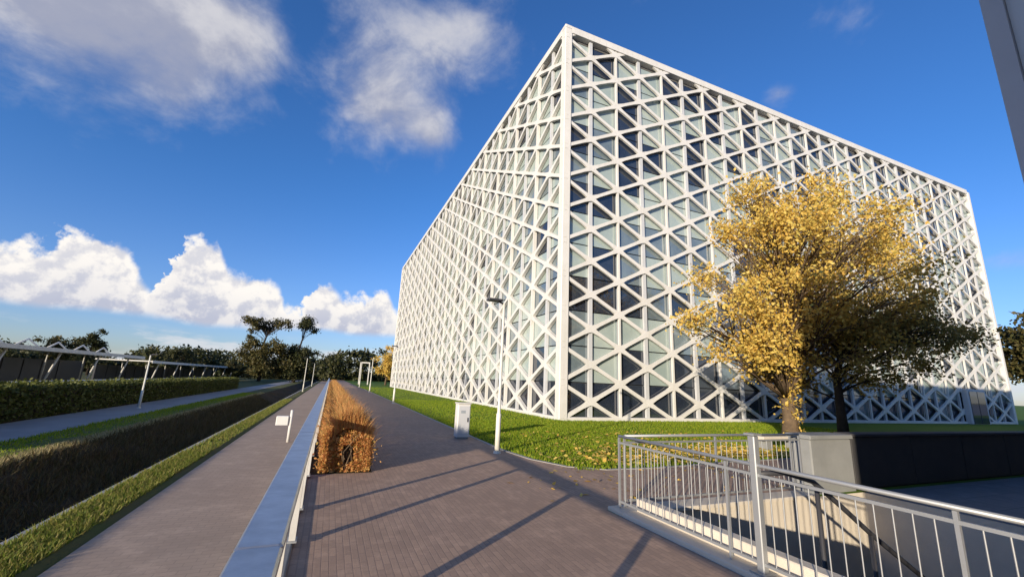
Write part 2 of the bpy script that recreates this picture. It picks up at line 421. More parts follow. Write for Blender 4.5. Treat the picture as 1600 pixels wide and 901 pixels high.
sheet('field', [(-1500, ZL - .02), (-40, ZL - .02), (-10.3, ZL - .02)], Y0, 1500, 'field_soil')

# high side: lawn all round, with the stairwell left open (x 4.1..9.1, y 0.3..5.0)
PX0, PX1, PY0, PY1 = 4.1, 9.1, 0.3, 4.98
tag(MB().add([(-0.2, PY1, 0), (1500, PY1, 0), (1500, 1500, 0), (-0.2, 1500, 0)], [(0, 1, 2, 3)]).build('lawn', 'lawn_soil'), kind='structure')
terr = MB()
terr.add([(-0.2, -200, 0), (PX0 - .2, -200, 0), (PX0 - .2, PY1, 0), (-0.2, PY1, 0)], [(0, 1, 2, 3)])
terr.add([(PX0 - .2, -200, 0), (PX1 + .001, -200, 0), (PX1 + .001, PY0, 0), (PX0 - .2, PY0, 0)], [(0, 1, 2, 3)])
terr.add([(PX1 + .001, -200, 0), (1500, -200, 0), (1500, PY1, 0), (PX1 + .001, PY1, 0)], [(0, 1, 2, 3)])
tag(terr.build('terrace', 'terrace_paving'), kind='structure')
# clinker promenade, its edge curving away to the right
edge = [(4.15, 500), (4.15, 60), (4.12, 30), (4.1, 18), (4.1, 12.5), (4.12, 10.2), (4.3, 8.9), (4.7, 8.0), (5.4, 7.55), (6.6, 7.5), (9.0, 7.75), (12, 7.9), (16.0, 7.9)]
prom = [(-0.18, -30), (2.5, -30), (2.5, 0.25), (3.72, 0.3), (3.72, 5.22), (16.0, 5.4)] + edge[::-1] + [(-0.18, 500)]
tag(MB().add([(x, y, 0.006) for x, y in prom], [tuple(range(len(prom)))]).build('promenade', 'clinker'), kind='structure')
pe = MB()
for (xa, ya), (xb, yb) in zip(edge[1:-1], edge[2:]):
    d = Vector((xb - xa, yb - ya)); nrm = Vector((-d.y, d.x)).normalized() * 0.09
    pe.add([(xa, ya, -.05), (xb, yb, -.05), (xb + nrm.x, yb + nrm.y, -.05), (xa + nrm.x, ya + nrm.y, -.05),
            (xa, ya, .016), (xb, yb, .016), (xb + nrm.x, yb + nrm.y, .016), (xa + nrm.x, ya + nrm.y, .016)],
           [(4, 5, 6, 7), (0, 1, 5, 4), (2, 3, 7, 6)])
tag(pe.build('edging_kerb', 'kerb_stone'), kind='structure')
# low wall that carries the railing between the two levels
rw = MB()
rw.box(-0.32, -0.14, -30, 400, ZL - .3, 0.045, 0.012)
tag(rw.build('retaining_wall', 'grey_concrete'), 'low grey concrete wall carrying the flat handrail beside the promenade', 'wall')

# grass: blades that nobody could count
rg = np.random.default_rng(11)
def scatter(n, x0, x1, y0, y1, keep=None, z=0.0):
    P = np.stack([rg.uniform(x0, x1, n), rg.uniform(y0, y1, n), np.full(n, z)], 1)
    return P[keep(P)] if keep is not None else P
ex = np.array([p[0] for p in edge]); ey = np.array([p[1] for p in edge])
def on_lawn(P):
    right = P[:, 0] > np.interp(P[:, 1], ey[::-1][5:], ex[::-1][5:]) + .1
    return np.where(P[:, 0] < 5.4, right & (P[:, 1] > 7.6), P[:, 1] > np.interp(P[:, 0], ex[8:], ey[8:]) + .1) & (P[:, 0] > 4.2)
P = np.concatenate([scatter(30000, 4.1, 10.1, 7.4, 18, on_lawn), scatter(34000, 10, 24, 7.4, 17.9, on_lawn), scatter(16000, 4.1, 10.1, 18, 34, on_lawn), scatter(7000, 4.1, 10.1, 34, 70, on_lawn)])
tag(link('lawn_grass', blades_mesh('lawn_grass', P, 0.075, 0.02, rg, 'grass_blades')), 'short bright green lawn grass in front of the lattice building', 'grass', kind='stuff')
P = np.concatenate([scatter(15000, -3.3, -2.68, 3.5, 14), scatter(9000, -3.3, -2.66, 14, 40)])
P[:, 2] = ZL - .02
tag(link('verge_grass', blades_mesh('verge_grass', P, 0.11, 0.018, rg, 'verge_blades')), 'rough yellow green grass between the cycle path and the ditch', 'grass', kind='stuff')
P = scatter(20000, -6.0, -4.5, 4, 45); P[:, 2] = np.interp(P[:, 0], [-6.0, -5.7, -5.25, -4.75, -4.4], [ZL, -.68, -.97, -1.22, -1.45])
tag(link('bank_reeds', blades_mesh('bank_reeds', P, 0.26, 0.02, rg, 'reed_blades', 0.5)), 'dark brown dead growth on the far bank of the ditch', 'undergrowth', kind='stuff')
P = np.concatenate([scatter(9000, -6.35, -5.95, 5, 50)]); P[:, 2] = ZL + .02
tag(link('bank_straw', blades_mesh('bank_straw', P, 0.13, 0.02, rg, 'straw_blades', 0.4)), 'pale dry grass along the top of the far ditch bank', 'grass', kind='stuff')
P = np.concatenate([scatter(15000, -7.85, -6.3, 7, 50)]); P[:, 2] = ZL
tag(link('far_verge_grass', blades_mesh('far_verge_grass', P, 0.09, 0.022, rg, 'grass_blades')), 'green grass strip between the ditch and the road', 'grass', kind='stuff')
P = scatter(1500, 5.2, 17, 7.3, 13.5, on_lawn, 0.06); P = P[rg.random(len(P)) < np.clip(np.exp(-((P[:, 0] - 10) / 4.5) ** 2), 0, 1)]
P2 = scatter(110, 3.0, 9, 5.6, 8.2, None, 0.014)
P3 = np.stack([rg.normal(9.2, 2.0, 2600), rg.normal(8.7, .75, 2600), np.full(2600, .07)], 1); P3 = P3[on_lawn(P3)]; P2 = np.concatenate([P2, P3])
tag(link('fallen_leaves', leaves_mesh('fallen_leaves', np.concatenate([P, P2]), 0.10, rg, 'gold_leaves', 0.8)), 'yellow fallen leaves lying on the lawn near the golden tree', 'leaves', kind='stuff')

# ---------------------------------------------------------------- the lattice building
XC, YC = 10.14, 17.95
DX, DZ, ROWS = 1.772, 1.795, 12
NR, NL = 26, 35
LR, LL, HB = NR * DX, NL * DX, 21.95
bld = thing('lattice_building', 'large white building wrapped in a triangular lattice over dark and pale glass', 'building', (XC, YC, 0))
core = MB()
core.box(0.34, LR - .3, 0.34, LL - .3, 0, HB - .35)
core.build('core_wall', 'core_dark', bld)
MB().box(0.3, LR - .2, 0.3, LL - .2, HB - .34, HB - .2).build('roof_deck', 'roof_felt', bld)
# corner posts, cap beams and base beams
MB().box(-0.06, .40, -0.06, .40, 0, HB + .1, .03).build('corner_post', 'white_paint', bld)
MB().box(LR - .34, LR + .06, -0.06, .40, 0, HB + .1, .03).build('corner_post', 'white_paint', bld)
MB().box(-0.06, .40, LL - .34, LL + .06, 0, HB + .1, .03).build('corner_post', 'white_paint', bld)
MB().box(.403, LR - .343, -.05, .5, HB - .15, HB + .32, .03).build('roof_edge_beam', 'white_paint', bld)
MB().box(-.05, .5, .403, LL - .343, HB - .15, HB + .32, .03).build('roof_edge_beam', 'white_paint', bld)
MB().box(-.055, .42, -.055, .42, HB + .105, HB + .325, .03).build('roof_edge_corner', 'white_paint', bld)
MB().box(.403, LR - .343, -.03, .4, 0, .17, .02).build('base_beam', 'white_paint', bld)
MB().box(-.03, .4, .403, LL - .343, 0, .17, .02).build('base_beam', 'white_paint', bld)
# other two sides, out of view: plain white walls
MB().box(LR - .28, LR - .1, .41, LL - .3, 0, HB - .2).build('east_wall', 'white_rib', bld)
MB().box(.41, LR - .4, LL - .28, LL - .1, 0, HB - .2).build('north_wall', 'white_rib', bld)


def face_pt(side, s, d, z):                                # s along the face, d inwards
    return (s, d, z) if side == 'R' else (d, s, z)


def flip(side, fs): return fs if side == 'R' else [tuple(reversed(f)) for f in fs]


def brace_mesh(side, up, off):
    a = Vector((0, 0)); b = Vector((DX, DZ / 2 if up else -DZ / 2)); d = (b - a); L = d.length; d.normalize(); n = Vector((-d.y, d.x))
    st = [(0, .165), (.12, .12), (.28, .09), (.72, .09), (.88, .12), (1, .165)]
    vs, fs = [], []
    for t, w in st:
        p = a + d * L * t
        bk = .12 if side == 'R' else .20
        for q, dep in ((-1, bk), (-1, off), (1, off), (1, bk)):
            r = p + n * w * q; vs.append(face_pt(side, r.x, dep, r.y))
    for i in range(len(st) - 1):
        k = i * 4
        for j in range(4):
            jj = (j + 1) % 4; fs.append((k + j, k + 4 + j, k + 4 + jj, k + jj))
    fs += [(0, 1, 2, 3), (23, 22, 21, 20)]
    m = MB().add(vs, flip(side, fs)); return m


BM = {(s, u): brace_mesh(s, u, 0.0 if u else 0.004) for s in 'RL' for u in (True, False)}
BME = {k: m.mesh('brace', 'white_paint') for k, m in BM.items()}
braces = []
camP = Vector((-XC, -YC, 1.65))
for side, ncol in (('R', NR), ('L', NL)):
    for c in range(ncol):
        for r in range(ROWS):
            if c % 2 == 0: lst = [(True, r * DZ), (False, (r + 1) * DZ)]
            else: lst = [(False, (r + .5) * DZ), (True, (r + .5) * DZ)]
            for up, z in lst:
                s0 = c * DX
                mid = Vector(face_pt(side, s0 + DX / 2, 0, z)); v = mid - camP
                cosn = abs((v.y if side == 'R' else v.x) / v.length)
                braces.append((cosn / v.length ** 2, side, up, s0, z))
braces.sort(reverse=True)
for k, (_, side, up, s0, z) in enumerate(braces[:300]):
    link('brace', BME[(side, up)], bld, face_pt(side, s0, 0, z))
# short stubs where the lattice runs on behind the roof edge
for side, ncol in (('R', NR), ('L', NL)):
    for sgn in (1, -1):
        d = Vector((DX, DZ / 2)).normalized(); n_ = Vector((-d.y, d.x)); vs = []
        for t, w in ((0, .165), (.20, .12), (.74, .09)):
            for q, dep in ((-1, .12), (-1, .0 if sgn > 0 else .004), (1, .0 if sgn > 0 else .004), (1, .12)):
                p = d * t + n_ * w * q; vs.append(face_pt(side, p.x * sgn, dep, p.y))
        fs = [(k + j, k + 4 + j, k + 4 + (j + 1) % 4, k + (j + 1) % 4) for k in (0, 4) for j in range(4)] + [(0, 1, 2, 3), (11, 10, 9, 8)]
        me_ = MB().add(vs, fs if (side == 'R') == (sgn > 0) else [tuple(reversed(f)) for f in fs]).mesh('brace_stub', 'white_paint')
        for c in range(0 if sgn > 0 else 2, ncol + (1 if sgn < 0 else 0), 2): link('brace_stub', me_, bld, face_pt(side, c * DX, 0, ROWS * DZ))
rest = MB()
for _, side, up, s0, z in braces[300:]:
    o = face_pt(side, s0, 0, z); m = BM[(side, up)]
    rest.add([(p[0] + o[0], p[1] + o[1], p[2] + o[2]) for p in m.v], m.f)
tag(rest.build('far_braces', 'white_paint', bld), kind='stuff')
# vertical ribs: thin ones in front on even columns, wider grey ones set back on odd columns; mullions of the glazing behind
def upright(side, w, d0, d1, name, mat):
    p0 = face_pt(side, -w, d0, 0); p1 = face_pt(side, w, d1, 0)
    return MB().box(min(p0[0], p1[0]), max(p0[0], p1[0]), min(p0[1], p1[1]), max(p0[1], p1[1]), .172, HB - .152).mesh(name, mat)
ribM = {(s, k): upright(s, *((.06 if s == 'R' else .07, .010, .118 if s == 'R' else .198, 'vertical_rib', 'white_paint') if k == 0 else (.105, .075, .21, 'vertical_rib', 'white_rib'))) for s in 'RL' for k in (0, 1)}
mulM = {s: upright(s, .045, .212, .33, 'mullion', 'mullion_grey') for s in 'RL'}
for side, ncol in (('R', NR), ('L', NL)):
    for c in range(1, ncol):
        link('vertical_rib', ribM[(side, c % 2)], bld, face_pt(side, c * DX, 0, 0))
        link('mullion', mulM[side], bld, face_pt(side, c * DX, 0, 0))
# glazing: each bay of each half storey is a pane of dark glass, grey glass or a pale panel
rb = random.Random(5)
paneM = {}
def pane_mesh(side, kind):
    if (side, kind) not in paneM:
        m = MB(); w = DX / 2 - .05
        p0 = face_pt(side, -w, .235, .03); p1 = face_pt(side, w, .29, DZ - .03)
        m.box(min(p0[0], p1[0]), max(p0[0], p1[0]), min(p0[1], p1[1]), max(p0[1], p1[1]), .03, DZ - .03)
        paneM[(side, kind)] = (m.mesh({'d': 'window_pane', 'g': 'window_pane', 'p': 'spandrel_panel'}[kind], {'d': 'dark_glass', 'g': 'grey_glass', 'p': 'pale_panel'}[kind]), m)
    return paneM[(side, kind)]
panes = []
for side, ncol in (('R', NR), ('L', NL)):
    for c in range(ncol):
        prev = None
        for r in range(ROWS):
            if r == 0: k = 'd' if rb.random() < .85 else 'g'
            elif side == 'L': k = rb.choices('pgd', (.56, .32, .12) if r > 1 else (.35, .3, .35))[0]  # more pale panes on the left face imitate its bright sky reflections
            elif r % 2 == 1: k = rb.choices('pgd', (.58, .22, .20))[0]
            else: k = rb.choices('pgd', (.40, .24, .36))[0]
            if r in (1, 2) and side == 'R': k = rb.choices('pgd', (.6, .2, .2))[0]
            if side == 'R' and c in (21, 22) and r < 2: k = 'd'
            s0 = (c + .5) * DX; z = r * DZ
            mid = Vector(face_pt(side, s0, .55, z + DZ / 2)); v = mid - camP
            cosn = abs((v.y if side == 'R' else v.x) / v.length)
            panes.append((cosn / v.length ** 2, side, k, s0, z))
panes.sort(reverse=True)
cnt = {'window_pane': 0, 'spandrel_panel': 0}
restp = {k: MB() for k in 'dgp'}
for _, side, k, s0, z in panes:
    me, mb = pane_mesh(side, k); nm = 'spandrel_panel' if k == 'p' else 'window_pane'
    o = face_pt(side, s0, 0, z)
    if cnt[nm] < 300:
        cnt[nm] += 1; link(nm, me, bld, o)
    else:
        restp[k].add([(p[0] + o[0], p[1] + o[1], p[2] + o[2]) for p in mb.v], mb.f)
for k, nm, mat in (('d', 'far_window_panes', 'dark_glass'), ('g', 'far_grey_panes', 'grey_glass'), ('p', 'far_spandrel_panels', 'pale_panel')):
    if restp[k].v: tag(restp[k].build(nm, mat, bld), kind='stuff')
# entrance near the far end of the right face
dr = MB().box(21.15 * DX, 22.85 * DX, -.32, .05, 0, 2.75, .02).build('entrance_portal', 'column_grey', bld)
for q in (0, 1):
    x0 = 21.3 * DX + q * .72 * DX
    lf = MB().box(x0, x0 + .66 * DX, -.36, -.323, .02, 2.55).build('entrance_door', 'dark_glass', dr)

# ---------------------------------------------------------------- railing beside the promenade
hr = thing('handrail_fence', 'long flat metal handrail on short posts beside the cycle path', 'railing', (-0.18, 0, 0.04))
for i in range(25):
    MB().box(-.088, .088, -1.6 + i * 3.7 + .003, -1.6 + (i + 1) * 3.7 - .003, .875, .925, .010).build('top_rail', 'brushed_rail', hr)
pm = MB().box(-.03, .03, -.045, .045, 0, .872).mesh('post', 'post_paint')
bm_ = MB().box(-.075, .075, -.07, .07, .003, .02).mesh('base_plate', 'galvanised')
py = [-.5, 1.3, 3.05, 5.0, 6.1]
while py[-1] < 88: py.append(py[-1] + 1.85)
for y in py:
    link('post', pm, hr, (.03, y, 0)); link('base_plate', bm_, hr, (.0, y, 0))
MB().box(.062, .074, -1.5, 90, .80, .874).build('side_strip', 'post_paint', hr)

# ---------------------------------------------------------------- stairwell with its coping and railings
st = thing('stairwell', 'sunken concrete stairwell with pale walls beside the promenade', 'stairwell', (PX0, PY1, -2.5))
zf = 0.0
def pbox(name, mat, x0, x1, y0, y1, z0, z1, bev=0.0):
    return MB().box(x0 - PX0, x1 - PX0, y0 - PY1, y1 - PY1, z0 + 2.5, z1 + 2.5, bev).build(name, mat, st)
pbox('floor', 'grey_concrete', 3.8, 9.4, .1, 5.2, -2.7, -2.5)
pbox('side_wall', 'concrete', 3.85, PX0 - .001, PY0 - .2, PY1, -2.5, .0)
pbox('far_wall', 'concrete', 3.85, 9.4, PY1 + .001, 5.2, -2.5, -.001)
pbox('end_wall', 'concrete', PX1, 9.4, PY0, PY1, -2.5, -.004)
pbox('near_wall', 'concrete', PX0, 9.4, PY0 - .2, PY0 - .001, -2.5, -.004)
pbox('coping', 'concrete', 3.74, 4.16, PY0 - .1, PY1 - .06, .0, .05, .01)
pbox('coping', 'concrete', 3.74, 7.7, PY1 - .057, 5.24, .0, .05, .01)
pbox('upstand', 'concrete', 3.97, 4.12, PY0 - .05, PY1 - .07, .052, .21, .01)
for i in range(12):
    z = -.2 - i * .19
    pbox('step', 'grey_concrete', 9.08 - .3 * (i + 1), 9.08 - .3 * i, PY0 + .02, 2.3, -2.5, z)


def picket_railing(name, label, a, b, h, step, first_post=True, post_h=None):
    a, b = Vector(a), Vector(b); d = b - a; L = d.length; ang = math.atan2(d.y, d.x)
    t = thing(name, label, 'railing', (a.x, a.y, a.z), rot=ang)
    MB().tube([(0, 0, h), (L, 0, h)], .019, 10).build('handrail', 'galvanised', t, smooth=True)
    MB().box(0, L, -.012, .012, .07, .095).build('bottom_rail', 'galvanised', t)
    MB().box(0, L, -.012, .012, h - .10, h - .075).build('upper_rail', 'galvanised', t)
    bal = MB().tube([(0, 0, .095), (0, 0, h - .10)], .0058, 6, False).mesh('baluster', 'galvanised', True)
    po = MB().box(-.013, .013, -.013, .013, -.004, h - .02).mesh('post', 'galvanised')
    n = int(L / step); k = 0
    for i in range(n + 1):
        s = i * L / n
        if i % 15 == 0 or i == n: link('post', po, t, (s, 0, 0))
        else: link('baluster', bal, t, (s, 0, 0))
    return t


picket_railing('picket_railing', 'galvanised picket railing along the promenade side of the stairwell', (3.86, 5.12, .05), (3.86, .3, .05), .93, .115)
picket_railing('picket_railing', 'galvanised picket railing across the far end of the stairwell in front of the lawn', (3.95, 5.12, .05), (7.68, 5.12, .05), .93, .115)
gp = thing('gate_post', 'tall grey steel post rising above the stairwell railing', 'post', (3.86, 3.02, .05))
MB().box(-.036, .036, -.036, .036, .0, 1.2, .008).build('shaft', 'galvanised', gp)
MB().box(-.055, .055, -.055, .055, 1.202, 1.22).build('cap', 'galvanised', gp)
MB().box(-.08, .08, -.08, .08, 0.001, .015).build('base_plate', 'galvanised', gp)
sh = thing('stair_handrail', 'dark tubular handrail bending down into the stairwell', 'handrail', (4.3, 3.0, -2.5))
MB().tube([(-.38, .02, 3.40), (-.05, .0, 3.40), (.35, .0, 3.30), (.75, 0, 3.05), (1.2, 0, 2.75), (2.6, 0, 1.9)], .026, 8).build('rail', 'dark_metal', sh, smooth=True)
for s, z in ((.40, 3.27), (1.2, 2.73), (2.5, 1.94)):
    MB().tube([(s, 0, 0), (s, 0, z)], .022, 8).build('post', 'dark_metal', sh, smooth=True)

# concrete pier and charcoal parapet behind the stairwell
MB_ = thing('concrete_pier', 'square grey concrete pier at the end of the dark parapet', 'pier', (8.50, 5.28, 0))
MB().box(-.58, .58, -.2, .2, 0, .9, .02).build('block', 'grey_concrete', MB_)
MB().box(-.61, .61, -.23, .23, .902, .97, .012).build('cap', 'grey_concrete', MB_)
pw = thing('parapet_wall', 'long dark panelled parapet wall beyond the stairwell', 'wall', (9.12, 5.2, 0))
MB().box(0, 34, -.06, .16, 0, .93).build('backing_wall', 'core_dark', pw)
for i in range(17):
    MB().box(i * 2.0 + .012, i * 2.0 + 1.988, -.10, -.062, .03, .925, .006).build('panel', 'charcoal_panel', pw)
MB().box(-.0, 34, -.13, .2, .932, .985, .01).build('coping', 'charcoal_panel', pw)
bn = thing('concrete_bench', 'low concrete slab bench standing on the lawn left of the pier', 'bench', (12.9, 9.2, 0))
MB().box(-1.0, 1.0, -.24, .24, .30, .42, .012).build('seat', 'concrete', bn)
for s in (-.7, .7): MB().box(s - .12, s + .12, -.2, .2, 0, .298).build('leg', 'grey_concrete', bn)

# ---------------------------------------------------------------- neighbouring building: only its front column reaches the picture
nb = thing('neighbouring_building', 'tall grey column and wall of the building standing close at the picture edge', 'building', (2.62, -0.12, 0))
HN = 7.5
MB().box(0, 34, -26, 0, 0, HN - .3).build('wall', 'brick_wall', nb)
MB().box(-.04, 34.1, -26.1, .04, HN - .297, HN, .02).build('roof_edge', 'column_grey', nb)
MB().box(2.42, 34.0, .043, 1.85, HN - .35, HN - .02, .02).build('canopy', 'column_grey', nb)
for wx in (1.0, 12.5, 16, 19.5, 23):
    for wz in (1.0, 4.2):
        w_ = MB().box(wx, wx + 1.4, .002, .05, wz, wz + 1.7).build('window', 'column_light', nb)
        MB().box(wx + .08, wx + 1.32, .052, .06, wz + .08, wz + 1.62).build('pane', 'dark_glass', w_)
# steel column: grey flanges; web coloured paler to imitate the extra sky light on it
cx, cy = 5.20 - 2.62, 1.325 + .12
cl = MB().box(cx, cx + .50, cy - .135, cy, -2.5, HN - .36).build('column', 'column_grey', nb)
MB().box(cx + .05, cx + .45, cy - .52, cy - .138, -2.5, HN - .36).build('column_web', 'column_light', cl)
MB().box(cx, cx + .50, cy - .66, cy - .523, -2.5, HN - .36).build('column_flange', 'column_grey', cl)


# ---------------------------------------------------------------- trees
def crown_points(rng, clumps, n):
    """clumps: [(centre, radii)]; leaves gather toward the outside of each clump."""
    wt = np.array([r[0] * r[1] * r[2] for _, r in clumps]) ** .8; wt /= wt.sum()
    idx = rng.choice(len(clumps), n, p=wt)
    C = np.array([c for c, _ in clumps])[idx]; Rr = np.array([r for _, r in clumps])[idx]
    d = rng.normal(size=(n, 3)); d /= np.linalg.norm(d, axis=1)[:, None]
    rad = rng.beta(2.2, 1.5, n)[:, None] * rng.uniform(.6, 1.55, (n, 1))
    return C + d * rad * Rr


def tree_parts(seed, trunk, r0, clumps, n_leaves, leaf, tr_name='bark', leaf_mat='gold_leaves', sub=2, limb=True):
    rng = np.random.default_rng(seed); rr = random.Random(seed)
    m = MB(); pts = [Vector(p) for p in trunk]; k = len(pts)
    m.tube(pts, [r0 * (1.25 if i == 0 else 1 - .75 * i / (k - 1)) for i in range(k)], 10)
    def at(t):
        f = t * (k - 1); i = min(int(f), k - 2); return pts[i].lerp(pts[i + 1], f - i)
    zt, zb = pts[-1].z, pts[0].z
    for c, r in clumps:
        c = Vector(c)
        if not limb: break
        t = min(max((c.z - zb) / (zt - zb) * .72 - .03 * rr.random(), .24), .97)
        a = at(t); d = c - a; L = d.length
        m1 = a + d * .35 + Vector((rr.uniform(-1, 1), rr.uniform(-1, 1), rr.uniform(.2, 1))) * .08 * L
        m2 = a + d * .7 + Vector((rr.uniform(-1, 1), rr.uniform(-1, 1), rr.uniform(0, 1))) * .07 * L
        ra = r0 * .22 * (1 - .6 * t) + .008
        m.tube([a, m1, m2, c], [ra, ra * .7, ra * .45, ra * .2], 6)
        for _ in range(sub + 2):
            e = c + Vector([rr.uniform(-1, 1) * q for q in r]) * .8
            s = m1.lerp(m2, rr.random()); mm = s.lerp(e, .5) + Vector((rr.uniform(-.1, .1), rr.uniform(-.1, .1), .12)) * L * .3
            m.tube([s, mm, e], [ra * .42, ra * .26, ra * .1], 5)
    lv = leaves_mesh('crown', crown_points(rng, clumps, n_leaves), leaf, rng, leaf_mat)
    return m.mesh('trunk', tr_name, True), lv


def plant_tree(name, label, loc, parts, group=None, rot=0.0, scale=1.0):
    t = thing(name, label, 'tree', loc, group, rot); t.scale = (scale,) * 3
    link('trunk', parts[0], t); link('crown', parts[1], t)
    return t


def ellipsoid_clumps(seed, centre, R, n, rmin, rmax, bottom=-1.0, flat=.8):
    rr = random.Random(seed); o = []
    while len(o) < n:
        d = Vector((rr.gauss(0, 1), rr.gauss(0, 1), rr.gauss(0, 1))).normalized() * (rr.random() ** .45)
        if d.z < bottom: continue
        r = rr.uniform(rmin, rmax)
        o.append(((centre[0] + d.x * R[0], centre[1] + d.y * R[1], centre[2] + d.z * R[2]), (r, r, r * flat)))
    return o


# golden tree in front of the facade
GX, GY = 15.5, 10.6
cl = ellipsoid_clumps(21, (2.0, 0, 6.9), (4.7, 4.2, 3.4), 78, .55, 1.15, -.85)
cl += ellipsoid_clumps(22, (-2.2, -.3, 4.6), (2.1, 2.4, 1.7), 22, .45, .95)
cl += ellipsoid_clumps(23, (-.9, 0, 8.2), (2.3, 2.2, 1.2), 12, .5, .95)
cl += ellipsoid_clumps(25, (1.2, 0, 9.7), (2.1, 2.0, 1.0), 12, .4, .8)
cl += ellipsoid_clumps(26, (6.4, 0, 7.6), (2.0, 2.0, 1.6), 12, .5, .9)
cl += [((.05 + .1 * math.sin(i * 2.1), -.1, .6 + i * .42), (.50, .50, .45)) for i in range(8)]
cl += ellipsoid_clumps(27, (-2.3, -.4, 2.9), (1.9, 1.6, .8), 13, .4, .75)
cl += ellipsoid_clumps(29, (.1, -.2, 2.6), (1.3, 1.0, .9), 10, .35, .6)
cl += ellipsoid_clumps(28, (1.6, -.8, 4.2), (2.4, 1.6, 1.2), 14, .5, .9)
tp = tree_parts(31, [(0, 0, -.05), (.05, 0, .9), (.02, .05, 2.2), (.3, 0, 4.0), (.8, .1, 6.2), (1.2, 0, 8.4), (1.4, 0, 9.8)], .27, cl, 46000, .115, 'bark', 'gold_leaves')
plant_tree('golden_tree', 'tall tree with golden yellow autumn leaves before the lattice building', (GX, GY, 0), tp)
# darker tree in the shade beside it
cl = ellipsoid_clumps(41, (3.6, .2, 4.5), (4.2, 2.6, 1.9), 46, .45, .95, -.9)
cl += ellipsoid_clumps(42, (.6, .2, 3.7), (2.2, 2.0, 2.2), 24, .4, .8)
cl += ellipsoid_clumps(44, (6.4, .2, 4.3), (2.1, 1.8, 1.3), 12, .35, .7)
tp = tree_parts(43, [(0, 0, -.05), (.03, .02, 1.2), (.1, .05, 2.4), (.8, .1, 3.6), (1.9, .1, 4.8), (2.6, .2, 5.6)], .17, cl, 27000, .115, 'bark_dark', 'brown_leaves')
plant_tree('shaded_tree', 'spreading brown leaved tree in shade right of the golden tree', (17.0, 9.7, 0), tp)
# green tree beyond the far corner of the building
cl = ellipsoid_clumps(51, (0, 0, 7.5), (3.4, 3.4, 3.6), 30, .9, 1.5)
tp = tree_parts(52, [(0, 0, -.1), (.1, 0, 3), (0, .1, 6), (.1, 0, 9)], .28, cl, 6000, .42, 'bark_dark', 'olive_leaves')
plant_tree('green_tree', 'green tree just past the far corner of the lattice building', (68.5, 19.5, 0), tp)
# two open crowned trees at the end of the ditch
cl = ellipsoid_clumps(61, (0, 0, 13.0), (5.4, 3.5, 1.9), 19, .9, 1.6) + ellipsoid_clumps(62, (.5, 0, 5.0), (5.2, 3.0, 4.6), 44, 1.0, 1.9) + ellipsoid_clumps(65, (-2.6, 0, 10), (1.0, 1, 2), 4, .6, 1.0)
tp = tree_parts(63, [(0, 0, -.5), (.2, 0, 4), (-.3, .1, 8), (.3, 0, 11), (.4, 0, 13.5)], .34, cl, 14000, .42, 'bark_dark', 'olive_leaves')
plant_tree('open_tree', 'tall open crowned tree with sky showing between its tiers at the ditch end', (-15.0, 112, -.4), tp)
cl = ellipsoid_clumps(71, (1.2, 0, 13.4), (2.4, 2.4, 1.9), 12, .9, 1.4) + ellipsoid_clumps(72, (0, 0, 5.0), (5.0, 3.0, 4.6), 42, 1.0, 1.9)
tp = tree_parts(73, [(0, 0, -.5), (-.2, 0, 4), (.2, .1, 8), (.7, 0, 11), (1.1, 0, 14)], .34, cl, 13000, .42, 'bark_dark', 'dark_leaves')
plant_tree('knobby_tree', 'tall dark tree with a small round top at the ditch end', (-8.0, 114, -.4), tp)
# small golden tree past the far end of the building
cl = ellipsoid_clumps(81, (0, 0, 4.6), (2.6, 2.6, 3.2), 26, .7, 1.2)
tp = tree_parts(82, [(0, 0, -.1), (.1, 0, 2), (0, 0, 5)], .2, cl, 5000, .32, 'bark', 'gold_leaves')
plant_tree('small_golden_tree', 'small yellow tree at the far left end of the lattice building', (10.6, 92, 0), tp)
# trees behind the shelters on the left
cl = ellipsoid_clumps(91, (0, 0, 5.2), (3.6, 3.4, 3.2), 30, .8, 1.5)
tpA = tree_parts(92, [(0, 0, -.5), (.1, 0, 3), (0, 0, 6)], .25, cl, 4500, .4, 'bark_dark', 'dark_leaves')
cl = ellipsoid_clumps(93, (0, 0, 6.2), (2.1, 2.1, 4.4), 26, .7, 1.2)
tpB = tree_parts(94, [(0, 0, -.5), (.1, 0, 4), (0, 0, 8.5)], .25, cl, 4500, .4, 'bark_dark', 'dark_leaves')
cl = ellipsoid_clumps(95, (0, 0, 5.0), (4.6, 3.4, 2.6), 30, .8, 1.5)
tpC = tree_parts(96, [(0, 0, -.5), (.1, 0, 3), (0, 0, 6)], .25, cl, 4800, .4, 'bark_dark', 'olive_leaves')
for lab, loc, p, s in (('dark pointed tree rising highest behind the near shelter roof', (-63, 100, -.5), tpB, .98),
                       ('low dark round tree behind the near shelter at the picture edge', (-74, 100, -.5), tpA, .95),
                       ('olive broad tree behind the far part of the shelter roofs', (-50, 112, -.5), tpC, 1.0),
                       ('dark narrow tree beside the broad olive tree behind the shelters', (-45, 112, -.5), tpB, .92),
                       ('small dark tree standing between the shelter and the ditch end trees', (-33, 124, -.5), tpA, .85),
                       ('low olive tree left of the tall open crowned tree', (-24, 128, -.5), tpC, .6)):
    plant_tree('background_tree', lab, loc, p, 'trees behind the shelters', random.uniform(0, 6), s)
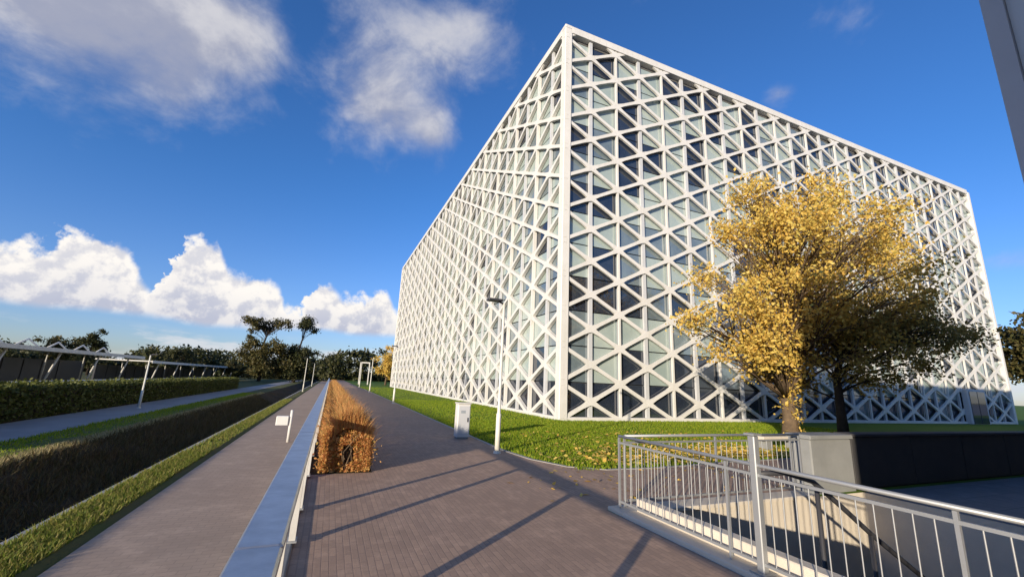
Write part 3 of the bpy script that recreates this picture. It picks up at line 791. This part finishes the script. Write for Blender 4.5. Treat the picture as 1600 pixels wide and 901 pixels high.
# the far wood that closes the view: reads as one dark mass
rw_ = np.random.default_rng(77)
cls = []
for i in range(260):
    x = rw_.uniform(-150, 70); y = rw_.uniform(150, 190)
    h = 6.0 + 2.6 * math.sin(x * .11) + rw_.uniform(-1.6, 1.6) + (2.2 if -12 < x < 20 else -1.0)
    for z in (.8, 2.2, h * .55, h * .85): cls.append(((x + rw_.normal() * 1.2, y, z), (3.0, 2.6, 1.8)))
wl = leaves_mesh('far_wood', crown_points(rw_, cls, 90000), 0.95, rw_, 'dark_leaves')
tag(link('far_wood', wl), 'dark far wood closing the view at the end of the paths', 'wood', kind='stuff')

# ---------------------------------------------------------------- hedges
# clipped russet hedge between handrail and promenade
rh = thing('russet_hedge', 'low shaggy orange brown hedge between the handrail and the promenade', 'hedge', (.42, 8.25, 0))
MB().box(-.555, .46, -.06, 54, -.02, .012).build('planting_bed', 'bank_soil', rh)
twig = MB(); rt = random.Random(9)
for i in range(150):
    y = .1 + (i / 150) ** 1.5 * 52; x = rt.uniform(-.18, .18)
    for _ in range(4):
        twig.tube([(x, y, 0), (x + rt.uniform(-.12, .12), y + rt.uniform(-.12, .12), .35), (x + rt.uniform(-.3, .3), y + rt.uniform(-.25, .25), rt.uniform(.6, .82))], [.014, .009, .004], 5, False)
tag(twig.build('stems', 'bark', rh), kind='stuff')
n = 95000
yy = -.02 + (rg.random(n) ** 2.1) * 52.5; f = rg.random(n); uu = rg.uniform(-1, 1, n); dep = np.abs(rg.normal(size=n)) * .11
wid = .38 + .05 * np.sin(yy * 3.1) + .04 * np.sin(yy * 7.7 + 1); hgt_ = .76 + .06 * np.sin(yy * 1.9 + 2) + .045 * np.sin(yy * 5.3) + .03 * np.sin(yy * 13.1)
hgt_ = hgt_ * (1 - .28 * np.exp(-yy / .35))
hx = np.where(f < .62, np.where(f < .44, 1, -1) * (wid - dep), uu * wid); hz = np.where(f < .62, rg.random(n) ** .75 * hgt_, hgt_ - dep)
front = (f > .955); hz = np.where(front, rg.random(n) * .62, hz); yy = np.where(front, dep * 1.2 + .25 * (hz / .7) ** 2 + .18 * (hx / .4) ** 2, yy)
hx = hx * (1 - .34 * np.clip(hz / .85, 0, 1) ** 3)
stray = rg.random(n) < .16; hz = hz + np.where(stray, np.abs(rg.normal(size=n)) * .07, 0); hx = hx + np.where(stray, rg.normal(size=n) * .06, 0)
hole = ((hx - .02) ** 2 / .012 + (hz - .30) ** 2 / .03 < 1) & (yy < .35)
P = np.stack([hx, yy, np.maximum(hz, .02)], 1)[~hole]
link('foliage', leaves_mesh('foliage', P, .05, rg, 'russet_blades'), rh)
n = 16000
yy = (rg.random(n) ** 2.0) * 52; uu = rg.uniform(-1, 1, n)
P = np.stack([uu * .36, yy, .52 + .22 * (1 - uu ** 2) - .25 * np.abs(uu) ** 3], 1)
tag(link('plumes', blades_mesh('plumes', P, .36, .010, rg, 'russet_blades', .3, np.stack([uu * .35, rg.normal(size=n) * .1], 1)), rh), kind='stuff')
# clipped green hedge along the far side of the road
hg = thing('clipped_hedge', 'long clipped dark green hedge along the far side of the road', 'hedge', (-11.1, 12, ZL))
MB().box(-.62, .62, 0.1, 50, -.02, 1.08).build('twig_core', 'bark_dark', hg)
n = 30000
yy = (rg.random(n) ** 1.3) * 50.2; face = rg.random(n); q = rg.random(n)
px_ = np.where(face < .5, .68 + rg.normal(size=n) * .05, rg.uniform(-.7, .72, n)); pz_ = np.where(face < .5, q * 1.18, 1.14 + rg.normal(size=n) * .05)
pz_ += np.where(face < .5, 0, np.abs(rg.normal(size=n)) * .07) + .04 * np.sin(yy * 2.1) + .03 * np.sin(yy * .7)
link('foliage', leaves_mesh('foliage', np.stack([px_, yy, pz_], 1), .13, rg, 'hedge_leaves'), hg)

# ---------------------------------------------------------------- shelters across the road
def shelter(label, y0, y1, x0, h, npost, lean, cap):
    t = thing('open_shelter', label, 'shelter', (x0, y0, ZL), 'long open shelters across the road')
    L = y1 - y0
    MB().box(-5.5, .9, 0, L, h - .06, h + .10, .02).build('roof', 'shelter_roof', t)
    MB().box(.902, .98, 0, L, h - .22, h + .14).build('fascia', 'shelter_roof', t)
    MB().box(-5.4, -5.2, 0.05, L - .05, 0, h * .74).build('back_wall', 'shelter_shade', t)  # near-black wall colour stands in for the shade under the roof
    for i in range(npost):
        y = (i + .4) * L / npost
        MB().tube([(.1, y, 0), (.55, y + lean, h - .065)], .09, 8).build('post', 'post_paint', t, smooth=True)
        MB().tube([(-3.6, y, 0), (-3.9, y + lean, h - .065)], .07, 6).build('post', 'post_paint', t, smooth=True)
    if cap:
        for i in range(7):
            y = 3 + i * 5.0
            MB().tube([(-2.6, y, h + .1), (-2.6, y + 2.2, h + .95), (-2.6, y + 4.4, h + .1)], .08, 6).build('roof_frame', 'shelter_roof', t, smooth=True)
    for i in range(int(L / 3.2)):
        MB().box(-5.18, -5.14, i * 3.2 + .1, i * 3.2 + 3.0, .3, h * .74 - .12).build('back_panel', 'shelter_shade', t)
    return t


shelter('long open shelter with raised roof frames and slanted pale posts', 36, 74, -25, 3.35, 5, .9, True)
shelter('long flat roofed shelter beyond the one with roof frames', 77, 140, -25, 2.9, 7, .6, False)
lw = MB().box(-20.4, -20.0, 40, 92, ZL, ZL + .75, .03)
tag(lw.build('low_wall', 'white_paint'), 'low white wall in front of the shelters', 'wall')

# ---------------------------------------------------------------- street furniture
def lamp_post(label, loc, h, arm, group, head=(.30, .12)):
    t = thing('lamp_post', label, 'lamp post', loc, group)
    MB().tube([(0, 0, 0), (0, 0, .9), (0, 0, .92), (0, 0, h)], [.062, .060, .042, .034], 10).build('pole', 'lamp_pole', t, smooth=True)
    MB().tube([(0, 0, 0), (0, 0, .05)], [.10, .085], 10).build('foot', 'lamp_pole', t)
    MB().tube([(0, 0, h - .02), (arm * .5, 0, h + .03)], .022, 8).build('arm', 'dark_metal', t, smooth=True)
    hd = MB().box(min(arm * .25, arm * 1.5), max(arm * .25, arm * 1.5), -head[1], head[1], h + .03, h + .085, .012).build('lamp_head', 'dark_metal', t)
    return t


LG = 'lamp posts along the promenade'
lamp_post('cream lamp post with flat dark head beside the white cabinet', (3.86, 9.80, 0), 3.62, -.30, LG)
lamp_post('second lamp post along the lawn edge past the white cabinet', (3.95, 28.8, 0), 3.62, -.30, LG)
lamp_post('third lamp post along the lawn edge, farther than the second', (4.0, 48, 0), 3.62, -.30, LG)
lamp_post('farthest lamp post along the promenade just before the white portal', (4.1, 67.5, 0), 3.62, -.30, LG)
lamp_post('pale lamp post standing on the road side before the clipped hedge', (-9.1, 28.7, ZL), 2.75, .2, 'lamp posts left of the handrail', (.2, .08))
lamp_post('far lamp post on the ditch side in front of the dark trees', (-2.9, 58, ZL), 4.0, -.3, 'lamp posts left of the handrail')
lamp_post('farthest lamp post on the ditch side, nearer the path end', (-2.9, 84, ZL), 4.0, -.3, 'lamp posts left of the handrail')
cb = thing('service_cabinet', 'slim white service cabinet standing at the lawn edge', 'cabinet', (3.72, 12.35, 0))
MB().box(-.19, .19, -.15, .15, .06, .98, .015).build('body', 'white_paint', cb)
MB().box(-.21, .21, -.17, .17, .982, 1.02, .01).build('lid', 'post_paint', cb)
MB().box(-.17, .17, -.13, .13, 0, .059).build('plinth', 'grey_concrete', cb)
MB().box(-.16, .16, -.158, -.151, .12, .92).build('door', 'white_rib', cb)
bo = thing('path_post', 'slim white post with a small box on the cycle path', 'post', (-1.0, 15.7, ZL))
MB().tube([(0, 0, 0), (0, 0, .98)], .045, 10).build('pole', 'white_paint', bo, smooth=True)
MB().box(-.42, -.06, -.08, .08, .52, .80, .02).build('box', 'white_paint', bo)
MB().tube([(-.1, 0, .66), (0, 0, .66)], .02, 6).build('bracket', 'post_paint', bo)
ga = thing('white_portal', 'small white portal frame across the promenade in the distance', 'portal', (5.3, 91, 0))
MB().box(-.09, .09, -.09, .09, 0, 4.2).build('post', 'white_paint', ga)
MB().box(1.61, 1.79, -.09, .09, 0, 4.2).build('post', 'white_paint', ga)
MB().box(-.09, 1.79, -.09, .09, 4.203, 4.45).build('crossbar', 'white_paint', ga)
MB().box(.10, .13, -.172, -.159, .48, .60).build('handle', 'dark_metal', cb)
MB().box(-.10, .04, -.1605, -.1585, .72, .80).build('vent_plate', 'mullion_grey', cb)
